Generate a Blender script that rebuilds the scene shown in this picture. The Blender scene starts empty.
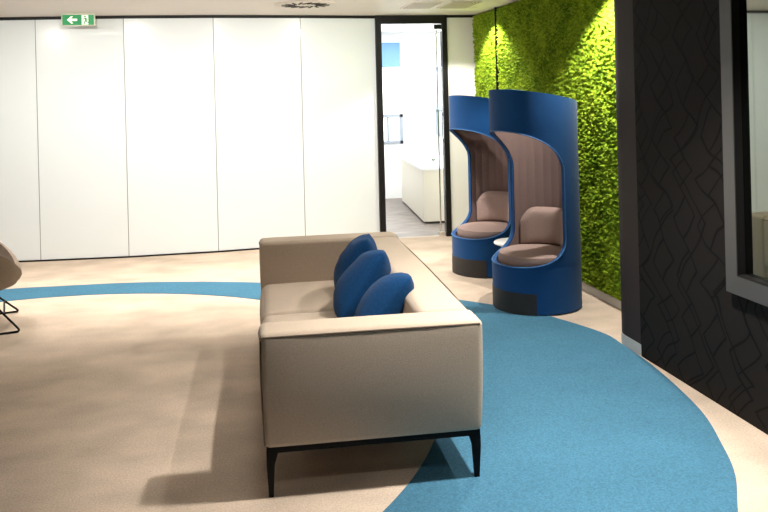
import bpy, bmesh, math, random
from math import sin, cos, pi, radians, sqrt, atan2, hypot
from mathutils import Vector, Matrix, noise
random.seed(7)
S = bpy.context.scene
C = bpy.context.collection
H = 2.6            # ceiling height

# ------------------------------------------------------------------ materials
def lin(c):
    return tuple(((v/255)/12.92 if v/255 <= .04045 else ((v/255+.055)/1.055)**2.4) for v in c)
def mat(name, rgb, rough=.6, metal=0, spec=.5, noise_amt=0, noise_scale=20, bump=0, bump_scale=200,
        emit=None, strength=0, coat=0, sheen=0, stretch=None):
    m = bpy.data.materials.new(name); m.use_nodes = True
    nt = m.node_tree; b = nt.nodes['Principled BSDF']
    c = tuple(rgb)+(1,)
    b.inputs['Base Color'].default_value = c
    b.inputs['Roughness'].default_value = rough
    b.inputs['Metallic'].default_value = metal
    b.inputs['Specular IOR Level'].default_value = spec
    b.inputs['Coat Weight'].default_value = coat
    b.inputs['Sheen Weight'].default_value = sheen
    if emit:
        b.inputs['Emission Color'].default_value = tuple(emit)+(1,)
        b.inputs['Emission Strength'].default_value = strength
    tc = nt.nodes.new('ShaderNodeTexCoord'); src = tc.outputs['Object']
    if stretch:
        mp = nt.nodes.new('ShaderNodeMapping'); mp.inputs['Scale'].default_value = stretch
        nt.links.new(src, mp.inputs['Vector']); src = mp.outputs['Vector']
    if noise_amt:
        n = nt.nodes.new('ShaderNodeTexNoise'); n.inputs['Scale'].default_value = noise_scale
        n.inputs['Detail'].default_value = 6
        nt.links.new(src, n.inputs['Vector'])
        r = nt.nodes.new('ShaderNodeMapRange')
        r.inputs['From Min'].default_value = .3; r.inputs['From Max'].default_value = .7
        r.inputs['To Min'].default_value = 1-noise_amt; r.inputs['To Max'].default_value = 1+noise_amt
        nt.links.new(n.outputs['Fac'], r.inputs['Value'])
        x = nt.nodes.new('ShaderNodeVectorMath'); x.operation = 'SCALE'
        x.inputs[0].default_value = rgb
        nt.links.new(r.outputs['Result'], x.inputs['Scale'])
        nt.links.new(x.outputs['Vector'], b.inputs['Base Color'])
    if bump:
        n2 = nt.nodes.new('ShaderNodeTexNoise'); n2.inputs['Scale'].default_value = bump_scale
        n2.inputs['Detail'].default_value = 4
        nt.links.new(src, n2.inputs['Vector'])
        bp = nt.nodes.new('ShaderNodeBump'); bp.inputs['Strength'].default_value = bump
        bp.inputs['Distance'].default_value = .01
        nt.links.new(n2.outputs['Fac'], bp.inputs['Height'])
        nt.links.new(bp.outputs['Normal'], b.inputs['Normal'])
    return m

def carpet_mat(name, rgb, a1, a2):
    """two scales of mottling (pile direction and tile tone) plus pile bump"""
    m = mat(name, rgb, rough=.95, spec=.15, bump=.5, bump_scale=260)
    nt = m.node_tree; b = nt.nodes['Principled BSDF']
    tc = nt.nodes.new('ShaderNodeTexCoord')
    def nz(scale, amt, sc=(1,1,1), det=5):
        mp = nt.nodes.new('ShaderNodeMapping'); mp.inputs['Scale'].default_value = sc
        nt.links.new(tc.outputs['Object'], mp.inputs['Vector'])
        n = nt.nodes.new('ShaderNodeTexNoise'); n.inputs['Scale'].default_value = scale
        n.inputs['Detail'].default_value = det
        nt.links.new(mp.outputs['Vector'], n.inputs['Vector'])
        r = nt.nodes.new('ShaderNodeMapRange')
        r.inputs['From Min'].default_value = .3; r.inputs['From Max'].default_value = .7
        r.inputs['To Min'].default_value = 1-amt; r.inputs['To Max'].default_value = 1+amt
        nt.links.new(n.outputs['Fac'], r.inputs['Value']); return r.outputs['Result']
    mul = nt.nodes.new('ShaderNodeMath'); mul.operation = 'MULTIPLY'
    nt.links.new(nz(2.6, a1, (1,1.35,1), 8), mul.inputs[0])
    nt.links.new(nz(110, a2, (1,1,1), 3), mul.inputs[1])
    x = nt.nodes.new('ShaderNodeVectorMath'); x.operation = 'SCALE'; x.inputs[0].default_value = rgb
    nt.links.new(mul.outputs[0], x.inputs['Scale'])
    nt.links.new(x.outputs['Vector'], b.inputs['Base Color'])
    return m

M = {}
M['carpet'] = carpet_mat('beige_carpet', (.56, .452, .358), .16, .16)
M['blue_carpet'] = carpet_mat('blue_carpet', (.054, .160, .245), .05, .22)
M['office_floor'] = mat('office_vinyl', (.20,.165,.15), .5, noise_amt=.55, noise_scale=4, stretch=(.8,6,1))
M['panel'] = mat('white_glass_panel', (.77,.825,.84), 0.22, spec=.2, coat=.35)
M['joint'] = mat('panel_joint', (.22,.235,.23), .5)
M['wall_white'] = mat('white_paint', (.80,.79,.75), .6)
M['wall_unseen'] = mat('bounce_cut_grey', (.13,.127,.124), .6)  # for the walls out of view, kept dark to cut bounced light
M['wall_office'] = mat('office_paint', (.82,.83,.84), .6)
M['ceiling'] = mat('ceiling_paint', (.80,.735,.68), .55, noise_amt=.02, noise_scale=3)
M['black'] = mat('black_metal', (.007,.006,.006), .5, spec=.25)
M['legblack'] = mat('black_powder_coat', (.004,.004,.004), .6, spec=.15)
M['sofa'] = mat('beige_wool', (.50,.405,.315), .9, spec=.2, noise_amt=.10, noise_scale=170, bump=.35, bump_scale=420, sheen=.15)
M['seam'] = mat('sofa_seam', (.10,.07,.05), .9)
M['pillow'] = mat('navy_fabric', (.003,.043,.135), .85, spec=.15, noise_amt=.15, noise_scale=60, bump=.4, bump_scale=300, sheen=.04)
M['booth'] = mat('blue_felt', (.004,.060,.205), .85, spec=.2, noise_amt=.08, noise_scale=150, bump=.25, bump_scale=400, sheen=.1)
M['lining'] = mat('brown_felt', (.17,.115,.105), .9, spec=.2, noise_amt=.10, noise_scale=150, bump=.3, bump_scale=400)
M['cushion'] = mat('mauve_brown_fabric', (.30,.215,.19), .9, spec=.2, noise_amt=.1, noise_scale=150, bump=.3, bump_scale=400)
M['kick'] = mat('dark_plinth', (.022,.020,.020), .6)
M['piping'] = mat('pale_piping', (.03,.13,.33), .7)
M['table'] = mat('white_laminate', (.85,.84,.82), .3)
M['chrome'] = mat('chrome', (.7,.7,.7), .15, metal=1)
M['steel'] = mat('brushed_steel', (.5,.49,.47), .4, metal=.2, noise_amt=.1, noise_scale=60, stretch=(1,1,12))
M['column'] = mat('brown_column_paint', (.026,.017,.016), .6, spec=.2)
M['frame'] = mat('grey_anodised', (.062,.060,.059), .45, metal=.2)
M['mirror'] = mat('dark_mirror_glass', (.30,.335,.30), .03, metal=1)
M['shell'] = mat('taupe_felt', (.27,.215,.17), .9, spec=.2, noise_amt=.1, noise_scale=90, bump=.3, bump_scale=300)
M['seatpad'] = mat('dark_seat_pad', (.06,.055,.05), .9)
M['green'] = mat('sign_green', (.004,.20,.06), .4, emit=(.004,.26,.08), strength=.45)
M['signwhite'] = mat('sign_white', (.85,.9,.75), .4, emit=(.85,.95,.75), strength=.5)
M['signcase'] = mat('sign_case', (.75,.72,.6), .5)
M['lamp'] = mat('lamp_diffuser', (.9,.9,.9), .4, emit=(1,.94,.85), strength=18)
M['fill_glow'] = mat('fill_panel_glow', (.9,.9,.9), .4, emit=(1,.98,.95), strength=1.5)  # glow of the added office panel
M['fixture'] = mat('fixture_white', (.72,.66,.58), .5)
M['slot'] = mat('dark_slot', (.06,.05,.045), .8)
M['perf'] = mat('vent_hole', (.30,.22,.14), .8)
M['counter'] = mat('cream_laminate', (.82,.76,.65), .45)
M['blind'] = mat('blue_blind', (.13,.27,.50), .7)
M['sky'] = mat('window_daylight', (.6,.75,.9), .5, emit=(.62,.82,1.0), strength=1.0)
M['skywhite'] = mat('window_daylight_white', (.9,.9,.9), .5, emit=(.9,.96,1.0), strength=2.0)
M['greyframe'] = mat('grey_window_frame', (.25,.28,.33), .5)
M['leaf'] = mat('dark_leaf', (.05,.08,.05), .6)
M['curtain'] = mat('grey_curtain', (.42,.48,.52), .8)

def glass_mat():
    m = bpy.data.materials.new('clear_glass'); m.use_nodes = True
    nt = m.node_tree; nt.nodes.clear()
    o = nt.nodes.new('ShaderNodeOutputMaterial')
    t = nt.nodes.new('ShaderNodeBsdfTransparent'); t.inputs['Color'].default_value = (.95,.97,.96,1)
    g = nt.nodes.new('ShaderNodeBsdfGlossy'); g.inputs['Roughness'].default_value = .02
    fr = nt.nodes.new('ShaderNodeFresnel'); fr.inputs['IOR'].default_value = 1.35
    mx = nt.nodes.new('ShaderNodeMixShader')
    nt.links.new(fr.outputs[0], mx.inputs[0]); nt.links.new(t.outputs[0], mx.inputs[1]); nt.links.new(g.outputs[0], mx.inputs[2])
    nt.links.new(mx.outputs[0], o.inputs['Surface'])
    return m
M['glass'] = glass_mat()

def moss_mat():
    m = bpy.data.materials.new('reindeer_moss'); m.use_nodes = True
    nt = m.node_tree; b = nt.nodes['Principled BSDF']
    b.inputs['Roughness'].default_value = .9; b.inputs['Specular IOR Level'].default_value = .1
    tc = nt.nodes.new('ShaderNodeTexCoord')
    v = nt.nodes.new('ShaderNodeTexVoronoi'); v.inputs['Scale'].default_value = 55
    n = nt.nodes.new('ShaderNodeTexNoise'); n.inputs['Scale'].default_value = 3.5; n.inputs['Detail'].default_value = 8
    nt.links.new(tc.outputs['Object'], v.inputs['Vector']); nt.links.new(tc.outputs['Object'], n.inputs['Vector'])
    sep = nt.nodes.new('ShaderNodeSeparateColor'); nt.links.new(v.outputs['Color'], sep.inputs[0])
    a = nt.nodes.new('ShaderNodeMath'); a.operation = 'MULTIPLY_ADD'
    nt.links.new(sep.outputs[0], a.inputs[0]); a.inputs[1].default_value = .5
    nt.links.new(n.outputs['Fac'], a.inputs[2])
    r = nt.nodes.new('ShaderNodeValToRGB')
    r.color_ramp.elements[0].position = .30; r.color_ramp.elements[0].color = (.035,.085,.006,1)
    r.color_ramp.elements[1].position = .95; r.color_ramp.elements[1].color = (.36,.50,.03,1)
    e = r.color_ramp.elements.new(.6); e.color = (.16,.28,.012,1)
    nt.links.new(a.outputs[0], r.inputs['Fac']); nt.links.new(r.outputs['Color'], b.inputs['Base Color'])
    n3 = nt.nodes.new('ShaderNodeTexNoise'); n3.inputs['Scale'].default_value = 160; n3.inputs['Detail'].default_value = 3
    nt.links.new(tc.outputs['Object'], n3.inputs['Vector'])
    bp = nt.nodes.new('ShaderNodeBump'); bp.inputs['Strength'].default_value = .8; bp.inputs['Distance'].default_value = .012
    nt.links.new(n3.outputs['Fac'], bp.inputs['Height']); nt.links.new(bp.outputs['Normal'], b.inputs['Normal'])
    return m
M['moss'] = moss_mat()

def wallpaper_mat():
    """dark embossed wallpaper: two families of zig-zag ribs crossing into irregular diamonds"""
    m = bpy.data.materials.new('dark_embossed_wallpaper'); m.use_nodes = True
    nt = m.node_tree; b = nt.nodes['Principled BSDF']; N = nt.nodes.new; L = nt.links.new
    b.inputs['Roughness'].default_value = .75; b.inputs['Specular IOR Level'].default_value = .12
    tc = N('ShaderNodeTexCoord')
    ns = N('ShaderNodeTexNoise'); ns.inputs['Scale'].default_value = 2.3; ns.inputs['Detail'].default_value = 1
    L(tc.outputs['Object'], ns.inputs['Vector'])
    sub = N('ShaderNodeVectorMath'); sub.operation = 'SUBTRACT'; sub.inputs[1].default_value = (.5,.5,.5)
    L(ns.outputs['Color'], sub.inputs[0])
    sc = N('ShaderNodeVectorMath'); sc.operation = 'SCALE'; sc.inputs['Scale'].default_value = .24
    L(sub.outputs[0], sc.inputs[0])
    ad = N('ShaderNodeVectorMath'); ad.operation = 'ADD'; L(tc.outputs['Object'], ad.inputs[0]); L(sc.outputs[0], ad.inputs[1])
    sx = N('ShaderNodeSeparateXYZ'); L(ad.outputs[0], sx.inputs[0])
    def mth(op, a, b_=None, c_=None):
        k = N('ShaderNodeMath'); k.operation = op
        for i, q in enumerate((a, b_, c_)):
            if q is None: continue
            if isinstance(q, (int, float)): k.inputs[i].default_value = q
            else: L(q, k.inputs[i])
        return k.outputs[0]
    Y, Z = sx.outputs[1], sx.outputs[2]
    lines = []
    for sgn, p, w, ph in ((1,.27,.25,0), (-1,.27,.25,.05), (1,.70,.36,.13)):
        tri = mth('PINGPONG', mth('ADD', Z, ph), p/2)            # 0..p/2
        u = mth('MULTIPLY_ADD', tri, sgn*1.0, Y)
        fr = mth('PINGPONG', mth('ADD', u, 20+ph), w/2)
        lines.append(mth('LESS_THAN', fr, .0085))
    allv = mth('MAXIMUM', mth('MAXIMUM', lines[0], lines[1]), lines[2])
    mx = N('ShaderNodeMix'); mx.data_type = 'RGBA'
    mx.inputs[6].default_value = (.011,.009,.008,1); mx.inputs[7].default_value = (.002,.0018,.0018,1)
    L(allv, mx.inputs[0]); L(mx.outputs[2], b.inputs['Base Color'])
    inv = mth('SUBTRACT', 1, allv)
    bp = N('ShaderNodeBump'); bp.inputs['Strength'].default_value = .7; bp.inputs['Distance'].default_value = .008
    L(inv, bp.inputs['Height']); L(bp.outputs['Normal'], b.inputs['Normal'])
    return m
M['wallpaper'] = wallpaper_mat()

# ------------------------------------------------------------------ helpers
def link(name, me, m, parent=None, smooth=False):
    o = bpy.data.objects.new(name, me); C.objects.link(o)
    if m is not None: me.materials.append(m)
    if parent is not None: o.parent = parent
    if smooth:
        for p in me.polygons: p.use_smooth = True
    return o
class MB:
    def __init__(s): s.v = []; s.f = []
    def add(s, vs, fs):
        k = len(s.v); s.v += [tuple(v) for v in vs]; s.f += [tuple(i+k for i in f) for f in fs]; return s
    def box(s, x0, x1, y0, y1, z0, z1):
        return s.add([(x0,y0,z0),(x1,y0,z0),(x1,y1,z0),(x0,y1,z0),(x0,y0,z1),(x1,y0,z1),(x1,y1,z1),(x0,y1,z1)],
                     [(0,3,2,1),(4,5,6,7),(0,1,5,4),(1,2,6,5),(2,3,7,6),(3,0,4,7)])
    def prism(s, poly, z0, z1):
        n = len(poly)
        return s.add([(x,y,z0) for x,y in poly]+[(x,y,z1) for x,y in poly],
                     [tuple(range(n-1,-1,-1)), tuple(range(n,2*n))]+[(i,(i+1)%n,(i+1)%n+n,i+n) for i in range(n)])
    def lathe(s, prof, n=32, cx=0, cy=0):
        vs = []; fs = []
        for r, z in prof:
            for i in range(n):
                a = 2*pi*i/n; vs.append((cx+r*cos(a), cy+r*sin(a), z))
        for j in range(len(prof)-1):
            for i in range(n):
                k = (i+1)%n; fs.append((j*n+i, j*n+k, (j+1)*n+k, (j+1)*n+i))
        if prof[0][0] > 0: fs.append(tuple(range(n-1,-1,-1)))
        if prof[-1][0] > 0: fs.append(tuple((len(prof)-1)*n+i for i in range(n)))
        return s.add(vs, fs)
    def tube(s, pts, r, n=8, closed=False, radii=None):
        pts = [Vector(p) for p in pts]; m = len(pts); vs = []; fs = []
        ref = Vector((0,0,1))
        for i, p in enumerate(pts):
            if closed: d = pts[(i+1)%m]-pts[i-1]
            else: d = pts[min(i+1,m-1)]-pts[max(i-1,0)]
            d.normalize()
            q = ref if abs(d.dot(ref)) < .95 else Vector((1,0,0))
            a = d.cross(q).normalized(); b = d.cross(a)
            rr = radii[i] if radii else r
            for k in range(n):
                t = 2*pi*k/n; vs.append(p+a*rr*cos(t)+b*rr*sin(t))
        for i in range(m if closed else m-1):
            j = (i+1)%m
            for k in range(n):
                l = (k+1)%n; fs.append((i*n+k, i*n+l, j*n+l, j*n+k))
        if not closed: fs += [tuple(range(n-1,-1,-1)), tuple((m-1)*n+k for k in range(n))]
        return s.add(vs, fs)
    def rbox(s, x0, x1, y0, y1, z0, z1, r, n=10, puff=(0,0,0), fn=None):
        """rounded, slightly inflated upholstery block"""
        c = Vector(((x0+x1)/2,(y0+y1)/2,(z0+z1)/2)); h = Vector(((x1-x0)/2,(y1-y0)/2,(z1-z0)/2))
        rr = r if isinstance(r, tuple) else (r, r, r)
        def ax(hh, r_):
            ns = max(2, n)
            core = [(-1+2*i/ns)*(hh-r_) for i in range(ns+1)]
            e = [.15,.4,.65,.85,1.0]
            return [-(hh-r_)-r_*t for t in reversed(e)]+core+[(hh-r_)+r_*t for t in e]
        A = [ax(h[i], rr[i]) for i in range(3)]
        idx = {}; vs = []; fs = []
        def vert(i, j, k):
            key = (i,j,k)
            if key in idx: return idx[key]
            p = Vector((A[0][i], A[1][j], A[2][k])); q = Vector(); d = Vector()
            for t in range(3):
                cl = max(-(h[t]-rr[t]), min(h[t]-rr[t], p[t])); q[t] = cl; d[t] = (p[t]-cl)/rr[t]
            if d.length > 0:
                mxx = max(abs(d.x),abs(d.y),abs(d.z)); d = d.normalized()*mxx
            u = Vector([p[t]/h[t] for t in range(3)])
            out = Vector([q[t]+d[t]*rr[t] for t in range(3)])
            for t in range(3):
                o1, o2 = [w for w in range(3) if w != t]
                out[t] += puff[t]*u[t]*max(0,1-u[o1]**2)*max(0,1-u[o2]**2)
            out += c
            if fn: out = fn(out)
            idx[key] = len(vs); vs.append(out); return idx[key]
        NX, NY, NZ = [len(a)-1 for a in A]
        for i in range(NX):
            for j in range(NY):
                fs.append((vert(i,j,0),vert(i,j+1,0),vert(i+1,j+1,0),vert(i+1,j,0)))
                fs.append((vert(i,j,NZ),vert(i+1,j,NZ),vert(i+1,j+1,NZ),vert(i,j+1,NZ)))
        for i in range(NX):
            for k in range(NZ):
                fs.append((vert(i,0,k),vert(i+1,0,k),vert(i+1,0,k+1),vert(i,0,k+1)))
                fs.append((vert(i,NY,k),vert(i,NY,k+1),vert(i+1,NY,k+1),vert(i+1,NY,k)))
        for j in range(NY):
            for k in range(NZ):
                fs.append((vert(0,j,k),vert(0,j,k+1),vert(0,j+1,k+1),vert(0,j+1,k)))
                fs.append((vert(NX,j,k),vert(NX,j+1,k),vert(NX,j+1,k+1),vert(NX,j,k+1)))
        return s.add(vs, fs)
    def mesh(s, name):
        me = bpy.data.meshes.new(name); me.from_pydata(s.v, [], s.f); me.update(); return me
    def build(s, name, m, parent=None, smooth=False):
        o = link(name, s.mesh(name), m, parent, False)
        if smooth:
            bm = bmesh.new(); bm.from_mesh(o.data)
            bmesh.ops.recalc_face_normals(bm, faces=bm.faces)
            for f in bm.faces: f.smooth = True
            for e in bm.edges:
                if len(e.link_faces) == 2 and e.calc_face_angle(0) > radians(50): e.smooth = False
            bm.to_mesh(o.data); bm.free()
        return o
def struct(o): o['kind'] = 'structure'; return o
def tag(o, label, cat, group=None, kind=None):
    o['label'] = label; o['category'] = cat
    if group: o['group'] = group
    if kind: o['kind'] = kind
    return o
def thing(name, loc, rz, label, cat, group=None):
    o = bpy.data.objects.new(name, None); C.objects.link(o); o.empty_display_size = .1
    o.location = loc; o.rotation_euler = (0,0,rz); return tag(o, label, cat, group)
def copy_tree(o, parent=None):
    kids = list(o.children); c = o.copy(); C.objects.link(c)
    if parent is not None: c.parent = parent
    for k in kids: copy_tree(k, c)
    return c

# ------------------------------------------------------------------ room shell
WX0, WY0 = -5.0, -2.6
struct(MB().box(WX0-.1, 3.05, WY0-.1, 9.42, -.1, 0).build('floor', M['carpet']))
struct(MB().box(WX0-.1, 3.05, WY0-.1, 9.42, H, H+.1).build('ceiling', M['ceiling']))
struct(MB().box(WX0-.1, WX0, WY0, 9.4, 0, H).build('wall_left', M['wall_unseen']))
struct(MB().box(WX0, 2.52, WY0-.1, WY0, 0, H).build('wall_near', M['wall_unseen']))
struct(MB().box(2.95, 3.05, 5.2, 9.4, 0, H).build('wall_right', M['wall_white']))

# dark papered wall that stands proud of the moss wall
struct(MB().box(2.52, 3.05, WY0, 4.78, 0, H).build('wall_dark', M['wallpaper']))
cx, cy, R = 2.75, 4.98, .23
poly = [(3.05,4.78),(2.522,4.78)]
poly += [(cx-R*cos(a), cy+R*sin(a)) for a in [radians(t) for t in range(0,91,6)]]
poly += [(3.05,5.21)]
struct(MB().prism(poly, .07, H).build('wall_corner', M['column']))
poly2 = [(3.05,4.775),(2.517,4.775)]
R2 = R+.004
poly2 += [(cx-R2*cos(a), cy+R2*sin(a)) for a in [radians(t) for t in range(0,91,6)]]
poly2 += [(3.05,5.215)]
struct(MB().prism(poly2, 0, .072).build('baseboard_corner', M['steel']))
struct(MB().box(2.90,2.95,5.216,9.33,0,.07).build('baseboard_right', M['steel']))

# far partition: back-painted glass panels in a gently bowed line
seams = [-4.76,-3.84,-2.92,-1.99,-1.08,-.136,.824,1.70]
def wall_y(x):
    t = max(0, min(1, (x+2.9)/4.6)); return 9.36-.20*sin(pi*t)**1.1
w = MB(); jn = MB(); tp = MB(); bt = MB()
xs = [WX0]+seams
for i in range(len(xs)-1):
    a, b = xs[i], xs[i+1]; ya, yb = wall_y(a), wall_y(b); g = .004
    w.prism([(a+g,ya),(b-g,yb),(b-g,yb+.04),(a+g,ya+.04)], .018, H-.03)
    jn.prism([(a-.012,ya+.005),(b+.002,yb+.005),(b,yb+.06),(a,ya+.06)], .018, H-.03)
    bt.prism([(a,ya-.006),(b,yb-.006),(b,yb+.06),(a,ya+.06)], 0, .018)
    tp.prism([(a,ya-.012),(b,yb-.012),(b,yb+.06),(a,ya+.06)], H-.032, H)
struct(w.build('wall_far', M['panel'])); struct(jn.build('trim_1', M['joint']))
struct(tp.build('trim_2', M['black'])); struct(bt.build('trim_3', M['black']))
struct(MB().box(2.545,3.05,9.345,9.44,0,H-.03).build('wall_beside_door', M['wall_white']))
struct(MB().box(2.545,3.05,9.335,9.44,H-.03,H).build('trim_4', M['black']))

# glass door in its black frame
fr = MB()
fr.box(1.70,1.765,9.32,9.42,0,H); fr.box(2.49,2.55,9.32,9.42,0,H); fr.box(1.765,2.49,9.32,9.42,H-.095,H)
door = struct(fr.build('door_1', M['black']))
MB().box(1.767,2.488,9.365,9.377,.012,H-.1).build('door_glass', M['glass'], door)
MB().tube([(2.42,9.33,.06),(2.42,9.33,2.44)], .008, 10).build('door_handle', M['chrome'], door, True)
MB().box(2.405,2.488,9.350,9.392,2.44,2.495).build('door_hinge', M['black'], door)
MB().box(2.405,2.488,9.350,9.392,.01,.05).build('door_hinge', M['chrome'], door)

# office behind the door
struct(MB().box(.4,5.6,9.42,13.1,-.1,0).build('floor_office', M['office_floor']))
struct(MB().box(.4,5.6,9.42,13.1,H+.08,H+.18).build('ceiling_office', M['wall_office']))
struct(MB().box(.3,.4,9.45,13.1,0,H+.08).build('wall_office_left', M['wall_office']))
struct(MB().box(5.6,5.7,9.45,13.1,0,H+.08).build('wall_office_right', M['wall_office']))
struct(MB().box(3.05,5.6,9.42,9.52,0,H+.08).build('wall_office_near', M['wall_office']))
# far office wall with two openings
ow = MB()
def holes(mb, x0, x1, z0, z1, hs, y0, y1):
    xs_ = sorted({x0,x1}|{v for h_ in hs for v in h_[:2]}); zs_ = sorted({z0,z1}|{v for h_ in hs for v in h_[2:]})
    for i in range(len(xs_)-1):
        for k in range(len(zs_)-1):
            mx_, mz_ = (xs_[i]+xs_[i+1])/2, (zs_[k]+zs_[k+1])/2
            if any(h_[0]<mx_<h_[1] and h_[2]<mz_<h_[3] for h_ in hs): continue
            mb.box(xs_[i],xs_[i+1],y0,y1,zs_[k],zs_[k+1])
holes(ow, .4, 5.6, 0, H+.08, [(1.3,2.78,.88,2.53),(3.33,4.5,1.0,2.1)], 13.0, 13.1)
struct(ow.build('wall_office_far', M['wall_office']))
w1 = MB(); w1.box(1.3,2.78,12.985,13.05,1.31,1.36).box(1.3,2.78,12.985,13.05,.88,.93).box(2.73,2.78,12.985,13.05,.88,1.36).box(2.52,2.55,12.99,13.05,.93,1.31)
wo = struct(w1.build('window_1', M['greyframe']))
MB().box(1.3,2.78,13.06,13.07,.88,2.53).build('window_pane', M['skywhite'], wo)
MB().box(1.3,2.755,12.96,12.98,2.12,2.52).build('window_blind', M['blind'], wo)
w2 = MB(); w2.box(3.33,4.5,12.985,13.05,1.38,1.41).box(3.33,3.35,12.985,13.05,1.0,2.1).box(3.35,4.5,12.985,13.05,2.08,2.1)
wo = struct(w2.build('window_2', M['greyframe']))
MB().box(3.33,4.5,13.06,13.07,1.0,2.1).build('window_pane', M['sky'], wo)
cu = MB()
cu.add([(3.35+.02*i, 12.96+.018*sin(i*1.7), z) for z in (1.0,1.38) for i in range(50)], [(i,i+1,i+51,i+50) for i in range(49)])
cu.build('window_curtain', M['curtain'], wo, True)

# ------------------------------------------------------------------ blue carpet crescent
outer = [(1.30,2.05),(1.65,2.45),(1.946,2.936),(2.123,3.217),(2.245,3.5),(2.383,3.905),(2.485,4.514),(2.515,5.013),(2.50,5.32),
         (2.30,5.83),(2.12,6.096),(1.80,6.45),(1.35,6.88),(.80,7.27),(.266,7.536),(-.291,7.746),(-.928,7.897),(-1.549,7.945),(-2.048,7.955),
         (-2.8,7.75),(-3.6,7.2),(-4.2,6.3),(-4.45,5.2),(-4.3,4.0),(-3.7,2.8),(-2.7,1.9),(-1.5,1.4),(-.2,1.35),(.7,1.6)]
def catmull(P, n=8):
    out = []; m = len(P)
    for i in range(m):
        p0,p1,p2,p3 = [Vector(P[(i+k)%m]) for k in (-1,0,1,2)]
        for j in range(n):
            t = j/n
            q = .5*((2*p1)+(-p0+p2)*t+(2*p0-5*p1+4*p2-p3)*t*t+(-p0+3*p1-3*p2+p3)*t**3)
            out.append((q.x,q.y))
    return out
oc = catmull(outer); nO = len(oc)
icx, icy, icr = -1.457, 4.908, 2.615
ic = []
for x, y in oc:
    a = atan2(y-icy, x-icx); ic.append((icx+icr*cos(a), icy+icr*sin(a)))
T = .004
vs = [(x,y,T) for x,y in oc]+[(x,y,T) for x,y in ic]+[(x,y,0) for x,y in oc]+[(x,y,0) for x,y in ic]
fs = []
for i in range(nO):
    j = (i+1)%nO
    fs += [(i,i+nO,j+nO,j),(i,j,j+2*nO,i+2*nO),(i+nO,i+3*nO,j+3*nO,j+nO),(i+2*nO,j+2*nO,j+3*nO,i+3*nO)]
ring = MB().add(vs, fs).build('carpet_inlay', M['blue_carpet'])
tag(ring, 'blue ring-shaped carpet inlay set in the beige carpet, running under the sofa', 'carpet')

# ------------------------------------------------------------------ moss wall
def moss(y0, y1, label, seed):
    st = .0076; ny = int((y1-y0)/st); nz = int((H-.075)/st); vs = []; fs = []
    for k in range(nz+1):
        z = .072+(H-.075)*k/nz
        for i in range(ny+1):
            y = y0+(y1-y0)*i/ny
            d, _ = noise.voronoi(Vector((y*44+seed, z*44, seed)), distance_metric='DISTANCE')
            d2, _ = noise.voronoi(Vector((y*75, z*75, seed*2)), distance_metric='DISTANCE')
            h = .050*max(0, 1-d[0]*1.25)**.8 + .016*(1-d2[0]) + .014*noise.noise(Vector((y*5,z*5,seed)))
            edge = min(1, min(i, ny-i)/1.5+.12, (min(k, nz-k))/1.5+.12)
            jy = .006*noise.noise(Vector((y*50,z*50,9))); jz = .006*noise.noise(Vector((y*50,z*50,19)))
            vs.append((2.925-h*edge-.012*edge, y+jy*(1 if 0<i<ny else 2), z+(jz if 0<k<nz else 0)))
    n1 = ny+1
    for k in range(nz):
        for i in range(ny):
            a = k*n1+i; fs.append((a, a+n1, a+n1+1, a+1))
    b0 = len(vs)
    # backing board
    mb = MB().add(vs, fs)
    o = mb.build('moss_panel', M['moss'])
    for p in o.data.polygons: p.use_smooth = True
    return tag(o, label, 'moss panel', 'moss panels lining the right wall')
moss(8.506, 9.34, 'farthest green moss panel, between the white wall by the door and a thin black joint', 3.1)
moss(7.656, 8.494, 'narrow green moss panel between the two dark joints, behind the farther booth', 7.7)
moss(5.22, 7.644, 'widest and nearest green moss panel, between the nearer booth and the brown column', 12.9)
struct(MB().box(2.862,2.95,8.494,8.504,.07,H).build('trim_5', M['black']))
struct(MB().box(2.90,2.95,7.645,7.655,.07,H).build('trim_6', M['black']))

# ------------------------------------------------------------------ wall mirror
MROT = -1.2
mir = thing('wall_mirror', (2.52,2.83,.645), 0, 'large tinted mirror in a wide grey frame on the dark patterned wall', 'mirror')
y0, y1, z0, z1 = -.95, .95, 0, 1.62; fw = .105; fd = .03
def mitre(mb, y0, y1, z0, z1, w_, x0, x1, x2):
    o = [(y0,z0),(y1,z0),(y1,z1),(y0,z1)]; i_ = [(y0+w_,z0+w_),(y1-w_,z0+w_),(y1-w_,z1-w_),(y0+w_,z1-w_)]
    vs = [(x0,)+p for p in o]+[(x1,)+p for p in o]+[(x2,)+p for p in i_]+[(x0,)+p for p in i_]
    fs = []
    for k in range(4):
        l = (k+1)%4; fs += [(k,l,l+4,k+4),(k+4,l+4,l+8,k+8),(k+8,l+8,l+12,k+12)]
    mb.add(vs, fs)
m1 = MB(); mitre(m1, y0, y1, z0, z1, .095, -.001, -.050, -.052); m1.build('mirror_frame', M['frame'], mir)
m2 = MB(); mitre(m2, y0+.095, y1-.095, z0+.095, z1-.095, .008, -.001, -.0515, -.0515); m2.build('inner_frame', M['black'], mir)
mg = MB().box(-.003,.0,y0+.104,y1-.104,z0+.104,z1-.104).build('mirror_glass', M['mirror'], mir); mg.location = (-.024,0,0); mg.rotation_euler = (0,0,radians(MROT))

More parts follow.
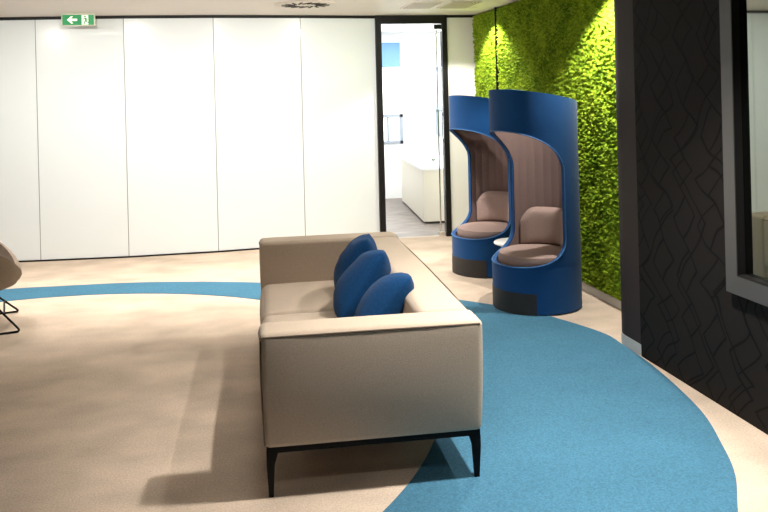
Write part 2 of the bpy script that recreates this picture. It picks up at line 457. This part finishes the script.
# ------------------------------------------------------------------ sofa
sofa = thing('sofa', (.633,4.645,0), radians(-2.2), 'beige wool two-seat sofa with low square arms and a black metal base', 'sofa')
HX, HY, ZT, ZB = .483, 1.200, .697, .208
def taper(p):
    t = (ZT-p.z)/(ZT-ZB); return Vector((p.x*(1-.022*t*t), p.y*(1-.012*t*t), p.z))
MB().rbox(-HX+.02, HX-.03, -HY+.15, HY-.15, ZB, .34, .03, 6, fn=taper).build('sofa_base', M['sofa'], sofa, True)
for s in (-1,1):
    ya, yb = (-HY, -HY+.205) if s < 0 else (HY-.205, HY)
    arm = MB().rbox(-HX, HX, ya, yb, ZB, ZT, (.03,.028,.025), 10, puff=(.004,.012,.004), fn=taper).build('arm', M['sofa'], sofa, True)
    yo = s*(HY-.004); yi = s*(HY-.2)
    MB().tube([(-HX+.012,yo,ZT-.016),(-HX*.5,yo+s*.003,ZT-.015),(0,yo+s*.004,ZT-.014),(HX*.5,yo+s*.003,ZT-.015),(HX-.015,yo,ZT-.016)], .0042, 6).build('seam', M['seam'], arm, True)
    MB().tube([(-HX+.004,yo-s*.012,ZT-.022),(-HX-.002,s*(HY-.1),ZT-.02),(-HX+.004,yi+s*.012,ZT-.022)], .0035, 6).build('seam', M['seam'], arm, True)
    MB().tube([(-HX+.006,yo-s*.004,ZT-.03),(-HX+.004,yo-s*.004,.5),(-HX+.014,yo-s*.008,ZB+.02)], .0035, 6).build('seam', M['seam'], arm, True)
back = MB().rbox(HX-.245, HX, -HY+.207, HY-.207, .30, ZT-.002, (.045,.02,.045), 12, puff=(.015,0,.008)).build('backrest', M['sofa'], sofa, True)
MB().rbox(HX-.20, HX-.006, -HY+.21, HY-.21, ZB, .32, .02, 6, fn=taper).build('back_base', M['sofa'], sofa, True)
MB().tube([(HX-.006,-HY+.2,ZT-.028),(HX+.004,-.5,ZT-.026),(HX+.006,0,ZT-.025),(HX+.004,.5,ZT-.026),(HX-.006,HY-.2,ZT-.028)], .0035, 6).build('seam', M['seam'], back, True)
for s in (-1,1):
    ya, yb = (-HY+.208, .196) if s < 0 else (.204, HY-.208)
    MB().rbox(-HX+.006, HX-.235, ya, yb, .26, .415, (.055,.035,.055), 12, puff=(.012,.0,.035)).build('seat_cushion', M['sofa'], sofa, True)
fm = MB()
fm.box(-HX+.02,HX-.02,-HY+.025,-HY+.055,.188,.213); fm.box(-HX+.02,HX-.02,HY-.055,HY-.025,.188,.213)
fm.box(-HX+.02,-HX+.05,-HY+.055,HY-.055,.188,.213); fm.box(HX-.05,HX-.02,-HY+.055,HY-.055,.188,.213)
fm.build('sofa_frame', M['legblack'], sofa)
for sx in (-1,1):
    for sy in (-1,1):
        X, Y = sx*(HX-.036), sy*(HY-.040); g = MB(); a, b = .017, .010
        g.add([(X-b,Y-b,0),(X+b,Y-b,0),(X+b,Y+b,0),(X-b,Y+b,0),(X-a,Y-a,.14),(X+a,Y-a,.14),(X+a,Y+a,.14),(X-a,Y+a,.14),
               (X-a-(.015 if sx>0 else 0),Y-a,.188),(X+a+(.015 if sx<0 else 0),Y-a,.188),(X+a+(.015 if sx<0 else 0),Y+a,.188),(X-a-(.015 if sx>0 else 0),Y+a,.188)],
              [(0,3,2,1),(0,1,5,4),(1,2,6,5),(2,3,7,6),(3,0,4,7),(4,5,9,8),(5,6,10,9),(6,7,11,10),(7,4,8,11),(8,9,10,11)])
        g.build('leg', M['legblack'], sofa)

# ------------------------------------------------------------------ throw cushions
def pillow_mesh(size, thick, seed):
    n = 22; vs = []; fs = []
    for side in (1,-1):
        for i in range(n+1):
            for j in range(n+1):
                u, v = -1+2*i/n, -1+2*j/n
                rr_ = 1-.085*(u*u*v*v)**2; pin = rr_*(1-.03*(1-u*u)*v*v); pin2 = rr_*(1-.03*(1-v*v)*u*u)
                x = u*pin2*size/2; y = v*pin*size/2
                pr = (max(0,1-abs(u)**2.4)*max(0,1-abs(v)**2.4))**.62
                t = pr*thick/2*(1+.12*noise.noise(Vector((u*1.6,v*1.6,seed+side))))
                # chopped crease from the top middle
                t -= pr*.014*math.exp(-(u/.2)**2)*max(0,v)+.004*noise.noise(Vector((u*4,v*4,seed)))*pr
                z = side*max(t,.004)
                vs.append((x, y-.022*math.exp(-(u/.35)**2)*max(0,v)**2, z))
    n1 = n+1; o2 = n1*n1
    for i in range(n):
        for j in range(n):
            a = i*n1+j; fs.append((a,a+n1,a+n1+1,a+1)); b = a+o2; fs.append((b,b+1,b+n1+1,b+n1))
    for i in range(n):
        for (p,q) in (((i*n1),(i+1)*n1),((i*n1+n),(i+1)*n1+n),(i,i+1),(n*n1+i,n*n1+i+1)):
            fs.append((p,q,q+o2,p+o2))
    return MB().add(vs, fs)
def pillow(loc, normal, roll, label, seed, size=.45, thick=.19):
    o = pillow_mesh(size, thick, seed).build('throw_cushion', M['pillow'], None, True)
    for p in o.data.polygons: p.use_smooth = True
    nz_ = Vector(normal).normalized(); up = (Vector((0,0,1))-nz_*nz_.z).normalized(); rt = up.cross(nz_)
    B = Matrix((rt, up, nz_)).transposed().to_4x4() @ Matrix.Rotation(roll, 4, 'Z')
    o.matrix_world = Matrix.Translation(loc) @ B
    return tag(o, label, 'cushion', 'blue throw cushions on the sofa')
pillow((.770,5.12,.60), (-.86,.20,.38), radians(5), 'farthest of three dark blue throw cushions, propped on the sofa backrest by the far arm', 1.3, .44, .24)
pillow((.735,4.66,.60), (-.74,.22,.54), radians(12), 'middle dark blue throw cushion, leaning between the two others on the sofa', 5.1, .47, .25)
pillow((.775,4.20,.585), (-.68,.24,.62), radians(14), 'nearest dark blue throw cushion, leaning on the sofa backrest beside the near arm', 9.4, .43, .24)

# ------------------------------------------------------------------ high-back booths
BR, BT_ = .345, 1.725
face = atan2(-.233, -.972)+radians(3)
def rim_z(a):            # a = angle from the facing direction; the top edge drops to the back
    return BT_-.02-.062*(1-cos(a))
def build_booth(loc, label):
    b = thing('booth_chair', loc, face, label, 'booth seat', 'high-back booth seats by the moss wall')
    A0 = radians(93); ZC, Z1, Z2, Z3 = .355, .56, 1.08, 1.385
    rows = [(0,.012),(0,.2),(0,.34)]
    rows += [(A0*sin(t*pi/2)**.9, ZC+(Z1-ZC)*(1-cos(t*pi/2))**1.4) for t in [i/16 for i in range(0,17)]]
    rows += [(A0, Z1+(Z2-Z1)*i/6) for i in range(1,6)]
    rows += [(A0*cos(t*pi/2)**.85, Z2+(Z3-Z2)*sin(t*pi/2)**1.15) for t in [i/18 for i in range(0,19)]]
    rows = [(a if a > 1e-6 else 0, z) for a,z in rows]
    rows += [(0,None,f) for f in (.25,.5,.75,1)]
    NC = 72
    def surf(r0, off, zlo=None, zoff=0):
        V_ = []; kept = []
        for rw in rows:
            a0 = rw[0]; 
            if a0 > 0: a0 += off/r0
            row = []
            for i in range(NC+1):
                a = a0+(2*pi-2*a0)*i/NC
                if rw[1] is None: z = Z3+(rim_z(a)-zoff-Z3)*rw[2]
                else: z = rw[1]
                rr = r0*(1-.012*max(0,(z-.4))/1.3)
                row.append((rr*cos(a), rr*sin(a), z))
            V_.append(row)
        return V_
    def skin(mb, rowsA, flip=False):
        k = len(mb.v); n = NC+1
        for r in rowsA: mb.v += r
        for j in range(len(rowsA)-1):
            for i in range(NC):
                q = (k+j*n+i, k+j*n+i+1, k+(j+1)*n+i+1, k+(j+1)*n+i)
                mb.f.append(q[::-1] if flip else q)
        return k
    So = surf(BR, 0); Si = surf(BR-.032, 0)
    mb = MB(); k0 = skin(mb, So); k1 = skin(mb, Si, True); n = NC+1; nr = len(So)
    for j in range(nr-1):
        for c_ in (0, NC):
            a, b_ = k0+j*n+c_, k0+(j+1)*n+c_; c2, d2 = k1+j*n+c_, k1+(j+1)*n+c_
            if rows[j][0] > 0 or rows[j+1][0] > 0:
                mb.f.append((a,c2,d2,b_) if c_ == 0 else (a,b_,d2,c2))
    for j in (0, nr-1):
        for i in range(NC): mb.f.append((k0+j*n+i, k0+j*n+i+1, k1+j*n+i+1, k1+j*n+i))
    # weld duplicate seam
    me = mb.mesh('shell'); bm = bmesh.new(); bm.from_mesh(me)
    bmesh.ops.remove_doubles(bm, verts=bm.verts, dist=.0008); bmesh.ops.recalc_face_normals(bm, faces=bm.faces)
    for f in bm.faces: f.smooth = True
    for e in bm.edges:
        if len(e.link_faces) == 2 and e.calc_face_angle(0) > radians(45): e.smooth = False
    bm.to_mesh(me); bm.free()
    sh = link('booth_shell', me, M['booth'], b)
    # piping following the opening
    edge = [So[j][0] for j in range(2, nr-4)]+[So[j][NC] for j in range(nr-5, 2, -1)]
    MB().tube(edge, .005, 6, closed=True).build('piping', M['piping'], sh, True)
    # quilted lining: vertical ribs
    lr = BR-.0335; mb = MB(); L_ = []
    for rw in rows[3:]:
        a0 = rw[0]+.03 if rw[0] > 0 else 0; row = []
        for i in range(NC*2+1):
            a = a0+(2*pi-2*a0)*i/(NC*2)
            z = Z3+(rim_z(a)-.01-Z3)*rw[2] if rw[1] is None else rw[1]
            rib = .006*abs(sin((a)*14))**.4
            rr = lr*(1-.012*max(0,(z-.4))/1.3)-rib-.001
            row.append((rr*cos(a), rr*sin(a), z))
        L_.append(row)
    n2 = NC*2+1
    for r in L_: mb.v += r
    for j in range(len(L_)-1):
        for i in range(NC*2): mb.f.append((j*n2+i, (j+1)*n2+i, (j+1)*n2+i+1, j*n2+i+1))
    mb.build('lining', M['lining'], b, True)
    # kick plate under the opening, only as wide as the plinth in front
    kp = MB(); st = [radians(-52+104*i/30) for i in range(31)]
    kp.prism([((BR+.003)*cos(a),(BR+.003)*sin(a)) for a in st]+[((BR-.03)*cos(a),(BR-.03)*sin(a)) for a in reversed(st)], 0, .165)
    kp.build('kick_plate', M['kick'], b, True)
    # seat
    MB().lathe([(.0,.33),(.28,.33),(.294,.345),(.296,.395),(.288,.422),(.25,.436),(.15,.442),(0,.444)], 48).build('seat_cushion', M['cushion'], b, True)
    # curved back cushion inside
    mb = MB(); nU, nV = 30, 16; aw = radians(78); vs = []; fs = []
    for sd in (0,1):
        for j in range(nV+1):
            for i in range(nU+1):
                u = -1+2*i/nU; v = j/nV
                # rounded upper corners
                top = .735-.11*max(0,(abs(u)-.62)/.38)**2.6
                z = .43+(top-.43)*v
                e = (max(0,1-u**6)*max(0,1-(2*v-1)**6))**.4
                a = pi+u*aw
                r = (BR-.052) - (.012 if sd == 0 else .012+.075*e)
                vs.append((r*cos(a), r*sin(a), z))
    nn = nU+1; off = nn*(nV+1)
    for j in range(nV):
        for i in range(nU):
            q = j*nn+i; fs += [(q,q+1,q+nn+1,q+nn),(q+off,q+off+nn,q+off+nn+1,q+off+1)]
    for i in range(nU): fs += [(i,i+off,i+1+off,i+1),(nV*nn+i,nV*nn+i+1,nV*nn+i+1+off,nV*nn+i+off)]
    for j in range(nV): fs += [(j*nn,(j+1)*nn,(j+1)*nn+off,j*nn+off),(j*nn+nU,j*nn+nU+off,(j+1)*nn+nU+off,(j+1)*nn+nU)]
    mb.add(vs, fs).build('back_cushion', M['cushion'], b, True)
    return b
booth = build_booth((2.358,6.13,0), 'nearer blue high-back booth seat with brown lining, in front of the bright moss')
b2 = copy_tree(booth); b2.location = (2.388,7.43,0); b2.scale = (1,1,.975)
b2['label'] = 'farther blue high-back booth seat with brown lining, partly hidden behind the nearer one'

tb = thing('side_table', (2.43,6.76,0), 0, 'small round white side table between the two blue booth seats', 'table')
MB().lathe([(0,.368),(.19,.368),(.2,.373),(.2,.383),(.195,.388),(0,.388)], 48).build('tabletop', M['table'], tb, True)
MB().lathe([(0,.014),(.02,.014),(.02,.368),(0,.368)], 20).build('pedestal', M['chrome'], tb, True)
MB().lathe([(0,0),(.14,0),(.14,.008),(.03,.014),(0,.014)], 32).build('table_base', M['chrome'], tb, True)

# ------------------------------------------------------------------ lounge chair at the left edge
ch = thing('lounge_chair', (-2.02,6.65,0), radians(14), 'taupe bucket lounge chair on black wire sled legs at the left edge', 'chair')
nA, nR = 56, 14; vs = []
def shell_pt(a, t, off=0):
    # a=0 faces +X (front); t 0 centre bottom -> 1 rim
    fr_ = (1+cos(a))/2
    hz = .365+(.86-.365)*(1-fr_)**.52          # rim height
    side = abs(sin(a))
    hz += .03*side
    rx, ry = .415-off, .40-off
    rr = sin(min(1,t*1.25)*pi/2)**.75*(1-.10*(1-t)) if t < .8 else 1+.10*(t-.8)/.2*(.6 if fr_>.8 else .3)
    z = .255+off*.8+(hz-.255-off*.3)*(t**2.4)
    x = rr*rx*cos(a); y = rr*ry*sin(a)
    x -= .05*(z-.3)*(1-fr_)
    return (x,y,z)
mb = MB(); fs = []
for off in (0,.035):
    for j in range(nR+1):
        for i in range(nA): vs.append(shell_pt(2*pi*i/nA, .06+.94*j/nR, off))
n_ = nA*(nR+1)
for j in range(nR):
    for i in range(nA):
        k = (i+1)%nA; q = (j*nA+i, j*nA+k, (j+1)*nA+k, (j+1)*nA+i); fs.append(q); fs.append(tuple(v_+n_ for v_ in q[::-1]))
for i in range(nA):
    k = (i+1)%nA; fs.append((nR*nA+i, nR*nA+k, nR*nA+k+n_, nR*nA+i+n_))
fs.append(tuple(range(nA-1,-1,-1))); fs.append(tuple(n_+i for i in range(nA)))
mb.add(vs, fs).build('seat_shell', M['shell'], ch, True)
MB().lathe([(0,.30),(.20,.30),(.26,.315),(.28,.335),(.27,.355),(.2,.37),(0,.375)], 32).build('seat_pad', M['seatpad'], ch, True)
def rounded(P, r=.035, n=5):
    P = [Vector(p) for p in P]; out = [P[0]]
    for i in range(1, len(P)-1):
        a, b, c_ = P[i-1], P[i], P[i+1]; d1 = (a-b).normalized()*r; d2 = (c_-b).normalized()*r
        for k in range(n+1):
            t = k/n; out.append((b+d1)*(1-t)**2+b*2*t*(1-t)+(b+d2)*t*t)
    return out+[P[-1]]
for s in (-1,1):
    yy = s*.32
    MB().tube(rounded([(.17,s*.13,.272),(.42,yy,.009),(-.36,yy,.009),(-.15,s*.13,.272)]), .008, 8).build('leg', M['legblack'], ch, True)
for q in ([(.17,-.14,.268),(.17,.14,.268)], [(-.15,-.14,.268),(-.15,.14,.268)], [(.31,-.236,.13),(.31,.236,.13)]):
    MB().tube(q, .007, 8).build('cross_bar', M['legblack'], ch, True)

# ------------------------------------------------------------------ exit sign
ex = thing('exit_sign', (-1.50,8.93,2.475), 0, 'small green and white exit sign with arrow and running figure under the ceiling', 'sign')
MB().box(-.165,.165,0,.03,.0,.125).build('sign_case', M['signcase'], ex)
MB().box(-.155,.155,-.003,0,.006,.112).build('sign_face', M['green'], ex)
sy = -.006
def flat(poly, name, m, d=.003):
    n = len(poly); v_ = [(x,sy,z) for x,z in poly]+[(x,sy+d,z) for x,z in poly]
    return MB().add(v_, [tuple(range(n)), tuple(range(2*n-1,n-1,-1))]+[(i,i+n,(i+1)%n+n,(i+1)%n) for i in range(n)]).build(name, m, ex)
flat([(-.11,.06),(-.07,.098),(-.048,.098),(-.072,.072),(-.01,.072),(-.01,.048),(-.072,.048),(-.048,.022),(-.07,.022)], 'arrow', M['signwhite'])
flat([(.035,.010),(.100,.010),(.100,.108),(.035,.108)], 'doorway', M['signwhite'])
sy = -.009
mn = [(.070,.088,.008)]
rf = MB()
def stroke(x0,z0,x1,z1,w_):
    d = Vector((x1-x0,z1-z0)).normalized(); p = Vector((-d.y,d.x))*w_/2
    P = [(x0+p.x,z0+p.y),(x0-p.x,z0-p.y),(x1-p.x,z1-p.y),(x1+p.x,z1+p.y)]
    v_ = [(x,-.009,z) for x,z in P]+[(x,-.006,z) for x,z in P]
    rf.add(v_, [(0,1,2,3),(7,6,5,4),(0,4,5,1),(1,5,6,2),(2,6,7,3),(3,7,4,0)])
stroke(.073,.080,.078,.048,.014); stroke(.078,.050,.060,.036,.009); stroke(.060,.036,.062,.016,.009)
stroke(.078,.050,.092,.034,.009); stroke(.092,.034,.110,.028,.009); stroke(.074,.076,.052,.068,.007); stroke(.052,.068,.045,.054,.006)
stroke(.076,.074,.095,.062,.007)
v_ = [(.068+.009*cos(2*pi*i/12),-.009,.093+.009*sin(2*pi*i/12)) for i in range(12)]
rf.add(v_+[(x,-.006,z) for x,_,z in v_], [tuple(range(12)), tuple(range(23,11,-1))])
rf.build('running_figure', M['green'], ex)

# ------------------------------------------------------------------ ceiling fittings
dv = thing('ceiling_diffuser', (.78,8.12,H-.012), 0, 'round swirl air diffuser in the ceiling above the white panels', 'air diffuser')
MB().lathe([(0,.010),(.30,.012),(.31,.004),(.29,0),(0,.002)], 40).build('diffuser_plate', M['fixture'], dv, True)
for i in range(16):
    a = 2*pi*i/16; c_, s_ = cos(a+.5), sin(a+.5); px_, py_ = .17*cos(a), .17*sin(a)
    l_, w_ = .075, .011
    P = [(px_+c_*l_-s_*w_, py_+s_*l_+c_*w_),(px_-c_*l_-s_*w_, py_-s_*l_+c_*w_),(px_-c_*l_+s_*w_, py_-s_*l_-c_*w_),(px_+c_*l_+s_*w_, py_+s_*l_-c_*w_)]
    MB().prism(P, -.004, .001).build('swirl_blade', M['slot'], dv)
def grille(loc, label):
    g = thing('ceiling_grille', loc, 0, label, 'air grille', 'perforated ceiling grilles')
    MB().box(-.16,.16,-.30,.30,0,.010).build('grille_plate', M['fixture'], g)
    hb = MB()
    for i in range(8):
        for j in range(14):
            x, y = -.13+.037*i+(.012 if j%2 else 0), -.27+.041*j
            hb.lathe([(0,-.0015),(.011,-.0015),(.011,.001),(0,.001)], 8, x, y)
    hb.build('perforations', M['perf'], g); return g
grille((1.98,8.22,H-.010), 'perforated square ceiling grille above the glass door, left of its pair')
grille((2.38,8.22,H-.010), 'perforated square ceiling grille above the glass door, right of its pair beside the moss')

def lamp_panel(loc, sx, sy_, label, energy, rz=0):
    p = thing('ceiling_light', loc, rz, label, 'ceiling light', 'rectangular ceiling lights')
    f = MB(); f.box(-sx/2-.02,sx/2+.02,-sy_/2-.02,-sy_/2,-.012,0).box(-sx/2-.02,sx/2+.02,sy_/2,sy_/2+.02,-.012,0)
    f.box(-sx/2-.02,-sx/2,-sy_/2,sy_/2,-.012,0).box(sx/2,sx/2+.02,-sy_/2,sy_/2,-.012,0); f.build('light_frame', M['fixture'], p)
    MB().box(-sx/2,sx/2,-sy_/2,sy_/2,-.008,-.001).build('light_diffuser', M['lamp'], p)
    l = bpy.data.lights.new('area_lamp', 'AREA'); l.shape = 'RECTANGLE'; l.size = sx; l.size_y = sy_; l.energy = energy; l.color = (1,.95,.88)
    o = bpy.data.objects.new('lamp_glow', l); C.objects.link(o); o.parent = p; o.location = (0,0,-.016)
    return p
lamp_panel((.33,4.6,H-.001), .6, .35, 'rectangular lit ceiling panel above the sofa', 2)
lamp_panel((-2.02,7.0,H-.001), .42, .25, 'small lit ceiling panel above the lounge chair', 2)

def spot(loc, energy, size, label, blend=.5, soft=.06, aim=None, col=(1,.95,.88), rad=.05):
    p = thing('downlight', loc, 0, label, 'downlight', 'recessed ceiling downlights')
    MB().lathe([(rad,-.004),(rad+.018,-.004),(rad+.022,0),(rad,0)], 28).build('trim_ring', M['fixture'], p, True)
    MB().lathe([(0,-.002),(rad,-.002),(rad,0),(0,0)], 28).build('lens', M['lamp'], p, True)
    l = bpy.data.lights.new('spot_lamp', 'SPOT'); l.energy = energy; l.spot_size = radians(size); l.spot_blend = blend
    l.shadow_soft_size = soft; l.color = col
    o = bpy.data.objects.new('lamp_beam', l); C.objects.link(o); o.parent = p; o.location = (0,0,-.02)
    if aim: o.rotation_euler = Vector(aim).to_track_quat('-Z','Y').to_euler()
    return p
Z = H-.001
spot((2.60,8.5,Z), 120, 118, 'recessed downlight grazing the farthest moss panel', .25, .03)
spot((2.60,5.62,Z), 240, 122, 'recessed downlight grazing the moss above the nearer booth', .25, .03)
spot((1.9,1.5,Z), 150, 105, 'added fill light over the carpet beside the mirror', .6, .08)  # added to fill the near face of the sofa
spot((1.5,3.25,Z), 540, 112, 'recessed downlight above the near end of the sofa', .7, .08, rad=.09)
spot((1.2,7.5,Z), 130, 92, 'added light brightening the carpet between the sofa and the glass door', .8, .08)  # this and the next two are added to brighten the far carpet
spot((-.5,7.3,Z), 140, 92, 'added light brightening the carpet beyond the far end of the blue ring', .8, .08)
spot((-2.3,7.3,Z), 140, 92, 'added light brightening the carpet behind the lounge chair', .8, .08)
W = (0,.80,-1)  # tilt of four spots added to wash the white panels with light
spot((1.35,7.2,Z), 165, 146, 'added wall-wash light in front of the glass door', .9, .035, W)
spot((.1,7.0,Z), 165, 146, 'added wall-wash light in front of the middle white panels', .9, .035, W)
spot((-1.2,7.0,Z), 155, 146, 'added wall-wash light between the middle panels and the exit sign', .9, .035, W)
spot((-2.6,7.1,Z), 135, 146, 'added wall-wash light near the left end of the white panels', .9, .035, W)

# ------------------------------------------------------------------ office furniture
ct = thing('reception_counter', (2.45,10.30,0), radians(-4.7), 'cream office counter with a white top seen through the glass door', 'counter')
MB().box(0.03,1.6,0.03,2.17,.0,.03).build('plinth', M['kick'], ct)
MB().box(0,1.6,0,2.2,.03,.685).build('counter_body', M['counter'], ct)
MB().box(-.015,1.6,-.015,2.22,.685,.715).build('countertop', M['table'], ct)
pp = thing('potted_plant', (2.73,10.85,.715), 0, 'tiny dark potted sprig on the office counter behind the glass door', 'plant')
MB().lathe([(0,0),(.022,0),(.03,.05),(.026,.05),(0,.045)], 20).build('pot', M['table'], pp, True)
lf = MB()
for i in range(9):
    a = i*2.4; l_ = .05+.02*(i%3); d = Vector((cos(a),sin(a),.55+.2*(i%2))).normalized(); p0 = Vector((0,0,.045)); p1 = p0+d*l_
    sd = Vector((-sin(a),cos(a),0))*.011; md = p0+d*l_*.6
    lf.add([p0,md+sd,p1,md-sd,md+Vector((0,0,.004))],[(0,1,4),(1,2,4),(2,3,4),(3,0,4)])
lf.build('leaves', M['leaf'], pp)
ol = bpy.data.lights.new('office_fill_lamp','AREA'); ol.size = 2.6; ol.energy = 180; ol.color = (1,.98,.95)  # area lamp added, with the panel below, to brighten the office
oo = bpy.data.objects.new('office_fill_light', ol); oo.location = (3,11.2,2.62)
pl = thing('office_fill_panel', (3,11.2,2.67), 0, 'large glowing panel added to light the office behind the glass door', 'ceiling light')
MB().box(-1.3,1.3,-1.1,1.1,-.02,0).build('light_diffuser', M['fill_glow'], pl)
C.objects.link(oo); oo.parent = pl; oo.location = (0,0,-.03)

# ------------------------------------------------------------------ world, camera, view
wd = bpy.data.worlds.new('World'); S.world = wd; wd.use_nodes = True
wd.node_tree.nodes['Background'].inputs[0].default_value = (.7,.82,1,1); wd.node_tree.nodes['Background'].inputs[1].default_value = 1
cam = bpy.data.cameras.new('Camera'); co = bpy.data.objects.new('Camera', cam); C.objects.link(co); S.camera = co
cam.sensor_width = 36; cam.lens = 820/768*36; cam.shift_y = -162/768; cam.clip_start = .05
co.matrix_world = Matrix.Translation((0,0,1.69)) @ Matrix.Rotation(radians(-10.8),4,'Z') @ Matrix.Rotation(pi/2,4,'X') @ Matrix.Rotation(radians(-1.4),4,'Z')
S.view_settings.view_transform = 'Standard'; S.view_settings.look = 'None'
S.view_settings.exposure = 0; S.view_settings.gamma = 1; S.view_settings.use_curve_mapping = False
